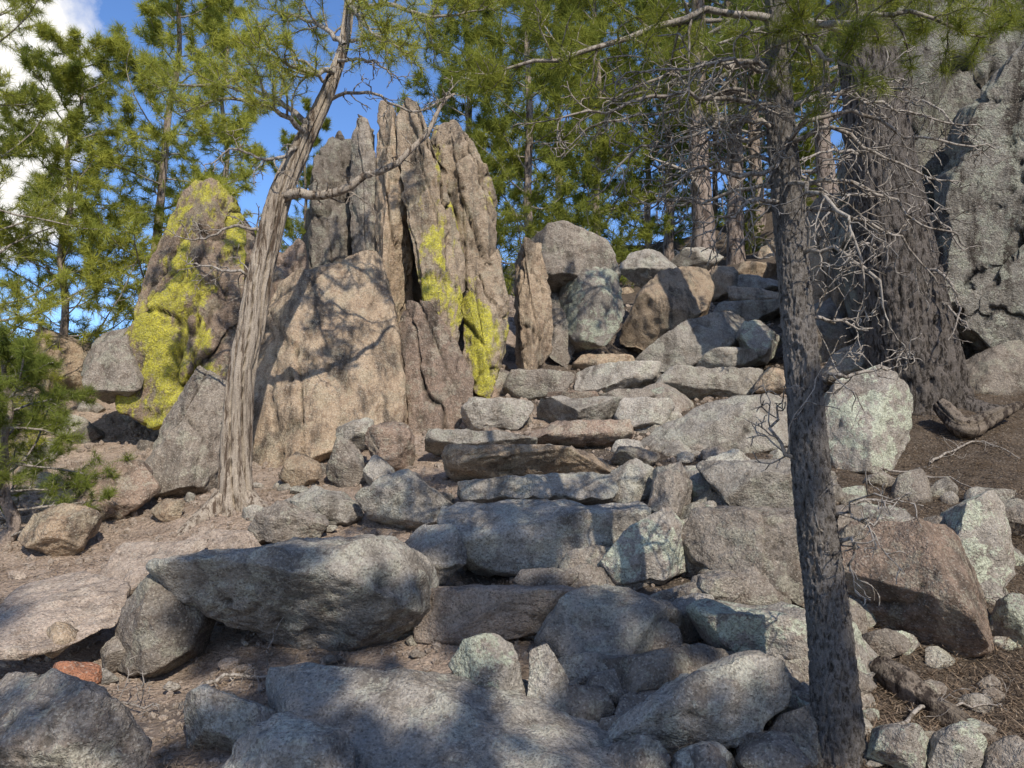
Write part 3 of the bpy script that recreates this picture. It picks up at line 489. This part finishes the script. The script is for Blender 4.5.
def needles(name, tufts, cnt, Ln, wd, mat, parent, org, rng, spread=1.0):
    Tf = np.array(tufts); k = len(Tf); P = np.repeat(Tf[:, :3], cnt, 0); D = np.repeat(Tf[:, 3:], cnt, 0)
    rn = rng.normal(size=P.shape); rn /= np.linalg.norm(rn, axis=1)[:, None]; dr = D*0.75+rn*spread; dr /= np.linalg.norm(dr, axis=1)[:, None]
    P = P-D*rng.uniform(0, Ln*0.7, len(P))[:, None]
    sd = np.cross(dr, rng.normal(size=P.shape)); sd /= np.linalg.norm(sd, axis=1)[:, None]+1e-9
    L_ = Ln*rng.uniform(.6, 1.1, len(P)); V = np.stack([P-sd*wd/2, P+sd*wd/2, P+dr*L_[:, None]], 1).reshape(-1, 3)
    big = 0.5+0.5*fbm(Tf[:, :3]*1.3, 2, 3); ti = np.clip(np.repeat(big*0.6+0.4*rng.random(k), cnt)+rng.normal(size=len(P))*0.12, 0, 1)
    return mesh_np(name, V-org, np.arange(len(V)).reshape(-1, 3), mat, parent, smooth=False, tint=np.repeat(ti, 3))

def px_tree(name, label, cat, trunk, Y, bmat, live, dead, leaf='needle', seed=1, tp={}, cnt=34, nl=0.11, nw=0.0028, nsub=12, subL=0.45, roots=(), sp_=0.08, lr=0.022, dr=0.012, dr0=None, dsub=8, dL=.35, rmin=.0014):
    rng = np.random.default_rng(seed)
    P = np.array([W(a, b, Y+dy) for a, b, w_, dy in trunk]); R = [w_/2/FPX*(Y+dy) for a, b, w_, dy in trunk]
    org = P[0].copy(); root = empty(name, org); tag(root, label, cat)
    trunk_mesh('trunk', P, R, M[bmat], root, org, seed=seed, **tp)
    tf = []
    for br in live:
        mp = np.array([W(a, b, Y+dy) for a, b, dy in br]); mp = spline(mp, 14); mp[1:] += rng.normal(size=(13, 3))*0.012
        Ln = np.linalg.norm(np.diff(mp, axis=0), axis=1).sum(); a = Acc(); a.tube(mp, np.linspace(lr, 0.005, 14), 7)
        twigs(mp, lr, a, tf, rng, int(nsub*Ln)+3, subL, True, 0.2, 0.2, 1, sp_, rmin=rmin); a.build('branch', M['twig'], root, org)
    for bi, br in enumerate(dead):
        r1 = dr0 if (bi == 0 and dr0) else dr
        mp = np.array([W(a, b, Y+dy) for a, b, dy in br]); mp = spline(mp, 16); mp[1:] += rng.normal(size=(15, 3))*0.012
        Ln = np.linalg.norm(np.diff(mp, axis=0), axis=1).sum(); a = Acc(); a.tube(mp, np.linspace(r1, r1*.25, 16), 8)
        twigs(mp, min(r1, dr*1.3), a, tf, rng, int(dsub*Ln)+2, dL, False, 0.12, 0.32, 1, sp_, up=-0.1, flat=0.9, rmin=rmin); a.build('dead_branch', M['wood' if r1 == dr0 else 'twig'], root, org)
    for br in roots:
        mp = np.array([W(a, b, Y+dy) for a, b, w_, dy in br]); rr = [w_/2/FPX*Y for a, b, w_, dy in br]
        trunk_mesh('root', mp, rr, M[bmat], root, org, sides=20, m=60, flare=0, seed=seed+3, amp=.15)
    if tf: needles('crown', tf, cnt, nl, nw, M[leaf], root, org, rng)
    return root
slim_dead = [[(783,130,.1),(740,118,0),(690,140,-.1),(640,150,-.2),(600,192,-.2)],[(785,170,.1),(730,158,.3),(680,182,.5),(648,216,.6)],[(786,200,.1),(750,202,-.1),(705,232,-.2)],
   [(785,150,.1),(830,128,-.1),(885,158,-.1),(955,182,0)],[(788,210,.1),(840,214,.2),(900,240,.3),(950,292,.3)],[(790,262,.1),(830,250,-.1),(872,272,-.2),(884,322,-.2)],[(804,382,.1),(840,376,0),(880,370,0),(905,348,0)],
   [(781,100,.1),(735,88,.2),(680,112,.3),(620,118,.4),(560,150,.5)],[(783,110,.1),(840,92,.3),(910,112,.4),(985,128,.5)],[(812,472,.1),(790,456,0),(776,424,0),(780,400,0)],[(828,520,.0),(850,514,-.1),(866,524,-.2),(890,508,-.2)],[(834,540,0),(856,545,-.1),(850,570,-.1)],
   [(782,90,.1),(760,70,-.3),(720,60,-.6),(640,75,-.8)],[(786,180,.1),(810,190,-.2),(850,230,-.4),(865,300,-.4)],[(798,320,.1),(835,318,.1),(870,330,.1)],
   [(781,70,.1),(730,62,0),(680,70,0),(620,95,0),(575,100,0)],[(784,160,.1),(748,175,-.2),(700,168,-.3),(660,190,-.4)],[(782,120,.1),(748,96,.2),(705,90,.3),(655,60,.5),(600,60,.6)],[(784,140,.1),(815,110,-.2),(850,90,-.3),(900,80,-.4)],[(787,190,.1),(830,180,0),(870,190,.1),(925,225,.1),(965,240,.2)],[(784,120,.1),(750,140,.2),(715,135,.4),(690,160,.5),(655,165,.6)],
   [(783,105,.1),(720,100,-.1),(660,96,-.2),(600,112,-.3),(545,120,-.3)],[(786,190,.1),(740,188,.2),(690,205,.4),(640,200,.6)],[(784,130,.1),(850,112,0),(920,140,0),(1000,150,.1)]]
# slim tree in front on the right
px_tree('pine_tree', 'slim grey-barked pine in the right foreground with many bare curling twigs', 'tree',
 [(846,830,56,-.1),(837,720,48,-.05),(826,600,42,0),(815,500,39,0),(806,400,36,.02),(797,300,33,.05),(788,200,31,.08),(781,120,29,.1),(778,40,26,.1),(775,-40,22,.1),(770,-200,15,.1),(765,-420,8,.1)], 3.7, 'bark',
 live=[[(778,20,.1),(700,12,.0),(620,40,-.2),(540,60,-.3),(480,78,-.3)],[(779,60,.1),(720,66,.4),(650,90,.7),(590,112,.9)],[(777,-20,.1),(690,-36,.3),(600,-16,.4),(520,6,.5)],
   [(779,14,.1),(840,22,-.2),(905,12,-.3),(985,34,-.3)],[(779,-14,.1),(850,-34,.4),(950,-24,.6),(1050,8,.7)],[(776,-60,.1),(740,-50,-.6),(700,-20,-1.0)],
   [(775,-80,.1),(650,-110,-.2),(560,-80,-.4)],[(778,40,.1),(800,40,-.4),(850,70,-.6)]],
 dead=slim_dead, seed=5, leaf='needle_m', tp=dict(sides=96, m=600, amp=.20, fr=62, st=22, flare=.12, fl=.3, wob=.05, lowa=.08), sp_=0.085, cnt=34, nw=.0028, dr=.014, dsub=10, dL=.42, rmin=.0023)
# weathered leaning tree
px_tree('weathered_tree', 'leaning half-dead tree with a bleached bare trunk beside the sunlit outcrop', 'tree',
 [(238,520,42,0),(236,480,34,0),(238,420,31,0),(246,350,28,0),(262,270,26,.05),(278,200,24,.1),(302,145,20,.15),(326,95,16,.2),(342,50,13,.25),(350,0,11,.3),(356,-80,9,.3),(362,-200,6,.3)], 6.9, 'wood',
 live=[[(306,135,.1),(280,112,-.2),(235,98,-.4),(180,112,-.5)],[(310,125,.1),(270,95,.1),(215,85,.2),(160,90,.2)],[(350,10,.3),(390,4,.1),(440,18,0),(490,6,0)],[(344,45,.2),(310,20,.5),(270,10,.8)],[(352,-20,.3),(300,-30,0),(250,-10,0)],[(356,-60,.3),(400,-60,.6),(460,-40,.8)],[(350,0,.3),(365,25,-.5),(400,50,-.9)],[(335,70,.2),(300,70,-.3),(250,40,-.6)]],
 dead=[[(280,198,.1),(298,194,.0),(318,196,-.05),(345,190,-.1),(372,172,-.1),(402,158,-.05),(430,130,0),(440,105,.05),(455,92,.1)],[(322,100,.2),(370,92,.1),(420,112,.1),(470,70,.2)],[(300,145,.1),(270,160,-.2),(240,150,-.3),(205,165,-.3)],[(330,85,.2),(300,60,0),(270,62,0)],[(262,275,.05),(225,270,-.1),(190,262,-.1)],[(345,40,.25),(380,40,.3),(430,50,.4)],[(338,60,.2),(370,60,-.2),(400,80,-.2)],[(268,235,.05),(235,225,0),(205,240,0),(175,235,0)]],
 seed=11, tp=dict(sides=80, m=460, amp=.22, fr=22, st=1.3, twist=0.5, flare=.28, fl=.16, split=1.1, wob=.12, lowa=.14), nl=.13, nw=.0050, cnt=28, sp_=.11, lr=.032, dr=.020, dr0=.055, subL=.6, nsub=9, leaf='needle_b', rmin=.003,
 roots=[[(230,492,28,0),(210,512,22,-.15),(187,532,17,-.35),(170,552,9,-.55)],[(245,495,22,0),(260,508,15,-.1),(280,520,8,-.25)]])
# big old trunk on the right
px_tree('old_pine_tree', 'massive old grey trunk leaning against the rock wall on the right', 'tree',
 [(922,440,104,.1),(916,380,92,0),(906,320,82,0),(896,260,76,0),(886,200,70,0),(876,120,63,0),(868,60,58,0),(862,0,52,0),(855,-120,44,0),(850,-300,28,0)], 9.0, 'bark_big',
 live=[[(866,40,0),(800,20,-.2),(730,40,-.2),(670,60,0)],[(862,0,0),(930,-10,-.4),(1000,20,-.8)]],
 dead=[[(880,160,0),(830,150,-.3),(780,170,-.4)],[(890,230,0),(930,215,-.4),(965,250,-.5)],[(905,300,0),(940,300,-.4),(970,330,-.6)],[(884,190,0),(840,200,-.4),(810,240,-.4)],[(893,250,0),(860,245,-.4),(840,270,-.5)],[(874,110,0),(920,100,-.4),(960,130,-.6)],[(900,280,0),(935,270,-.5),(960,300,-.7),(950,340,-.8)]],
 seed=21, tp=dict(sides=120, m=460, amp=.11, fr=22, st=4.5, flare=.05, fl=.4, wob=.02, lowa=.05), nl=.16, nw=.009, cnt=24, sp_=.15, lr=.05, dr=.026, subL=.9, nsub=7, rmin=.003, dsub=5,
 roots=[[(945,400,32,-.2),(980,412,22,-.5),(1012,410,10,-.7)],[(890,410,26,-.3),(872,426,14,-.5),(858,440,7,-.6)]])
# generic pines
def pine(name, label, group, x, y, hgt, r0, crown0, limbL, nl, seed, leaf, lean=(0, 0), tl=0.16, tw=0.007, cnt=22, sp_=0.16, parts=False, sides=20, zoff=-0.3, top=0.25, dead=4, lvl=1, nsub=9, z0=None):
    rng = np.random.default_rng(seed); org = np.array([x, y, (H(x, y)+zoff) if z0 is None else z0])
    root = empty(name, org); tag(root, label, 'tree', group)
    k = 8; P = np.array([org+np.array([lean[0]*t+rng.normal()*.04, lean[1]*t+rng.normal()*.04, hgt*t]) for t in np.linspace(0, 1, k)]); R = [r0*(1-t)**.8+0.015 for t in np.linspace(0, 1, k)]
    trunk_mesh('trunk', P, R, M['bark_far'], root, org, sides=sides, m=120, amp=.14, fr=14, st=3, flare=.3, fl=.4, seed=seed)
    S_ = spline(P, 200); tf = []; a = Acc()
    for i in range(nl+dead):
        lv = i < nl; t = crown0+(1-crown0)*(i+rng.random())/nl if lv else crown0*rng.uniform(.4, 1)
        t = min(t, .99); p = S_[int(t*199)]; az = i*2.4+rng.uniform(-.4, .4); u = (t-crown0)/(1-crown0) if lv else 0
        Ln = limbL*((1-u)**.7*(1-top)+top)*rng.uniform(.7, 1.15)*(1 if lv else .6)
        mn = grow(p, (math.cos(az), math.sin(az), rng.uniform(-.15, .35)+.3*u), Ln, rng, 8, .25, .13)
        rr = max(.012, r0*.28*(1-u*.7)); a.tube(mn, np.linspace(rr, .006, len(mn)), 5)
        twigs(mn, rr, a, tf, rng, nsub if lv else 4, Ln*.42, lv, .2, .2, lvl if lv else 0, sp_)
        if lv and parts: a.build('branch', M['twig'], root, org); a = Acc()
    if a.V: a.build('branch', M['twig'], root, org)
    needles('crown', tf, cnt, tl, tw, M[leaf], root, org, rng)
    return root
def copy_tree(o, parent=None):
    c = o.copy(); C.objects.link(c)
    if parent: c.parent = parent
    for ch in list(o.children): copy_tree(ch, c)
    return c
def gx_(px, Y): return W(px, 384, Y)[0]
# left bright pines
pine('pine_tree', 'tall bright green pine behind the left pines, with the blue sky around its tip', None, gx_(140, 11), 11, 7.2, .07, .10, 1.9, 44, 31, 'needle_b', lean=(.4, 0), tl=.16, tw=.008, cnt=26, sp_=.12, parts=True, zoff=-.2)
pine('pine_tree', 'bright pine at the left edge reaching out over the white cloud', None, gx_(-60, 8.5), 8.5, 7.5, .09, .06, 1.9, 48, 32, 'needle_b', lean=(.2, 0), tl=.14, tw=.006, cnt=28, sp_=.10, parts=True)
pine('pine_tree', 'bushy bright pine low behind the rocks at the left', None, gx_(55, 10.5), 10.5, 5.2, .05, .03, 1.9, 48, 35, 'needle_b', lean=(.1, 0), tl=.15, tw=.008, cnt=28, sp_=.11, parts=True)
pine('pine_tree', 'bright pine behind the yellow lichen slab', None, gx_(215, 13.5), 13.5, 7.0, .06, .12, 1.5, 34, 33, 'needle_b', tl=.17, tw=.010, cnt=22, sp_=.15, parts=True)
pine('sapling_pine', 'small dark pine sapling low at the left edge', None, gx_(8, 6.4), 6.4, 1.7, .04, .2, 1.1, 26, 34, 'needle', tl=.10, tw=.004, cnt=30, sp_=.07, parts=True, zoff=-.1)
# middle forest
bgA = pine('forest_pine', 'dense green pine just right of the fins', 'pines behind the rocks', gx_(530, 17), 17, 11, .11, .04, 2.5, 52, 41, 'needle_m', tl=.24, tw=.016, cnt=20, sp_=.20, nsub=9, zoff=-.4)
bgB = pine('forest_pine', 'tall straight trunk beside the head of the trail, its crown above the picture', 'pines behind the rocks', gx_(706, 19.5), 19.5, 15, .32, .36, 3.0, 36, 42, 'needle', tl=.25, tw=.018, cnt=20, sp_=.25, dead=8)
def place(src, label, px, Y, rz, s, dz=-0.4):
    o = copy_tree(src); x = gx_(px, Y); o.location = (x, Y, H(x, Y)+dz); o.rotation_euler = (0, 0, rz); o.scale = (s, s, s*1.02); o['label'] = label
place(bgA, 'dense pine at the centre of the tree line', 600, 20, 1.3, 1.05)
place(bgA, 'pine behind the tall rock fins', 465, 18, 2.2, 1.0)
place(bgA, 'low pine in the gap between the leaning tree and the fins', 300, 19, 4.0, .72)
place(bgA, 'dark pine behind the diagonal boulder', 650, 25, 3.1, 1.05)
place(bgA, 'pine filling the sky behind the far straight trunks', 720, 28, 2.0, 1.05)
place(bgA, 'far low pine right of the straight trunk', 780, 26, 5.1, .8)
place(bgA, 'young pine on the bank above the topmost tread', 755, 22, 1.1, .26)
place(bgA, 'young pine on the bank beside the slim trunk', 812, 20.5, 3.6, .30)
place(bgA, 'far pine between slim tree and old trunk', 835, 24, .6, 1.0)
place(bgA, 'tall far pine between the dense pine and the centre pine', 560, 26, 5.7, 1.3)
place(bgB, 'thin trunk left of the tall straight trunk', 672, 23, 1.9, .55)
place(bgB, 'second straight trunk right of the tall one', 740, 21, 2.9, .8)
place(bgB, 'trunk rising between the slim tree and the old trunk', 835, 18.5, 5.4, .8)
place(bgB, 'third straight trunk close to the left side of the slim tree', 762, 24, 4.4, .75)
# pines behind the photographer whose shade falls on the steps and rocks
sh = [(1.8, -3.4, .64, 'pine standing just behind the viewpoint'), (4.0, -4.4, .70, 'pine on the bank right of the viewpoint'), (2.2, -9.5, 1.0, 'tallest pine down the trail behind the viewpoint'), (0.6, -5.6, .60, 'small pine down the trail behind the viewpoint')]
for x, y, s, lb in sh:
    o = copy_tree(bgB); o.location = (x, y, H(x, y)-.4); o.rotation_euler = (0, 0, x*3); o.scale = (s, s, s); o['label'] = lb; o['group'] = 'pines behind the viewpoint'

# weathered log on the right slope, dead wood under the cliff, fallen branches
def log(label, ptsl, mat, seed):
    P = np.array([W(a, b, Yy) for a, b, w_, Yy in ptsl]); R = [w_/2/FPX*Yy for a, b, w_, Yy in ptsl]; org = P.mean(0)
    root = empty('log', org); tag(root, label, 'log'); trunk_mesh('wood', P, R, M[mat], root, org, sides=40, m=120, flare=0, amp=.28, fr=12, st=3, seed=seed, split=.8)
    for Q, r in (((P[0], P[0]-(P[1]-P[0])*.06), R[0]), ((P[-1], P[-1]+(P[-1]-P[-2])*.06), R[-1])):
        e = Acc(); e.tube(spline(Q, 3), np.array([r*.8, r*.7, .001]), 16); e.build('cut_end', M[mat], root, org)
log('weathered grey log lying on the needles right of the slim trunk', [(880,665,28,4.35),(920,697,32,4.1),(960,724,28,3.95),(1005,750,18,3.85)], 'deadwood', 3)
log('dark twisted dead wood under the rock wall', [(940,405,18,8.2),(965,428,22,7.9),(990,418,18,8.0),(1020,405,9,8.1)], 'deadwood', 4)
fb = [('fallen grey branch lying across the right slope below the big trunk', [(850,440,7.4),(900,455,7.2),(950,470,7.0),(1000,500,6.4)]), ('thin fallen branch on the needles near the right edge', [(900,600,5.0),(950,590,5.2),(1010,600,5.1)]),
      ('fallen branch on the needles low at the right', [(890,740,3.8),(940,700,4.1),(1000,690,4.2)]), ('fallen twig under the rock wall', [(930,460,7.4),(975,445,7.8),(1020,455,7.4)]), ('dead branch lying on the dirt at the lower left', [(30,720,3.7),(90,690,4.1),(160,700,4.0)]), ('dead branch in the hollow below the largest boulder', [(200,680,4.3),(250,665,4.4),(300,672,4.3)])]
for i, (lb, pl) in enumerate(fb):
    rn = np.random.default_rng(60+i); P = spline([W(a, b, c_) for a, b, c_ in pl], 16); P[:, 2] = Hn(P[:, 0], P[:, 1])+.03+rn.random(16)*.03; org = P[0].copy(); root = empty('fallen_branch', org); tag(root, lb, 'branch')
    a = Acc(); a.tube(P, np.linspace(.014, .004, 16), 6); a.build('stem', M['twig'], root, org); a = Acc(); twigs(P, .012, a, [], rn, 9, .4, False, .1, .3, 1, .1, up=.1, rmin=.0018); a.build('twig', M['twig'], root, org)

# ---------------------------------------------------------------- light, sky, camera
sd = np.array([0.42, -1.0, 0.0]); el = R_(40); sdir = np.array([sd[0], sd[1], math.tan(el)*np.linalg.norm(sd)])
ls = bpy.data.lights.new('sun', 'SUN'); ls.energy = 5.0; ls.angle = R_(0.53); ls.color = (1, .92, .79)
so = bpy.data.objects.new('sun', ls); C.objects.link(so); so.rotation_euler = Vector(-sdir).to_track_quat('-Z', 'Y').to_euler()
wd = bpy.data.worlds.new('World'); bpy.context.scene.world = wd; wd.use_nodes = True; nt = wd.node_tree; nt.nodes.clear()
class WT(NT):
    def __init__(s): s.t = nt
t = WT()
sky = t.n('ShaderNodeTexSky', sky_type='NISHITA', sun_disc=False, sun_elevation=el, sun_rotation=math.atan2(sd[0], sd[1]), altitude=2200.0, air_density=1.1, dust_density=0.3, ozone_density=3.0)
gen = t.n('ShaderNodeTexCoord').outputs['Generated']
nzv = t.noise(gen, 3.6, 8, 0.6)
def lobe(px, py, w0):
    r = ray(px, py); r = r/np.linalg.norm(r)
    dt = t.n('ShaderNodeVectorMath', {0: gen, 1: tuple(r)}, operation='DOT_PRODUCT').outputs['Value']
    return t.ramp(dt, math.cos(w0), 1.0, 0.0, 1.0)
lb = t.math('MAXIMUM', lobe(25, 60, .15), lobe(0, 195, .10))
gy_ = t.n('ShaderNodeSeparateXYZ', {0: gen}).outputs[1]
lb = t.math('MAXIMUM', lb, t.ramp(gy_, .1, -.5, 0.0, .48))  # unseen cloud cover behind the camera, added to brighten the shaded areas
cf = t.ramp(t.math('ADD', t.math('MULTIPLY', lb, .5), nzv), .70, .82)
skc = t.mix(1.0, sky.outputs[0], (1.08, 1.3, 1.58), 'MULTIPLY')
cl = t.mix(cf, skc, (8.0, 7.8, 7.5))
bg = t.n('ShaderNodeBackground', {'Color': cl, 'Strength': 0.14}).outputs[0]
t.n('ShaderNodeOutputWorld', {'Surface': bg})
cd = bpy.data.cameras.new('camera'); co = bpy.data.objects.new('camera', cd); C.objects.link(co)
cd.sensor_width = 36; cd.lens = FPX/1024*36; cd.clip_start = .05; cd.clip_end = 5000
co.location = CAM; co.rotation_euler = (R_(90)+PITCH, 0, 0)
bpy.context.scene.camera = co
vs = bpy.context.scene.view_settings; vs.view_transform = 'Standard'; vs.look = 'None'; vs.exposure = 0
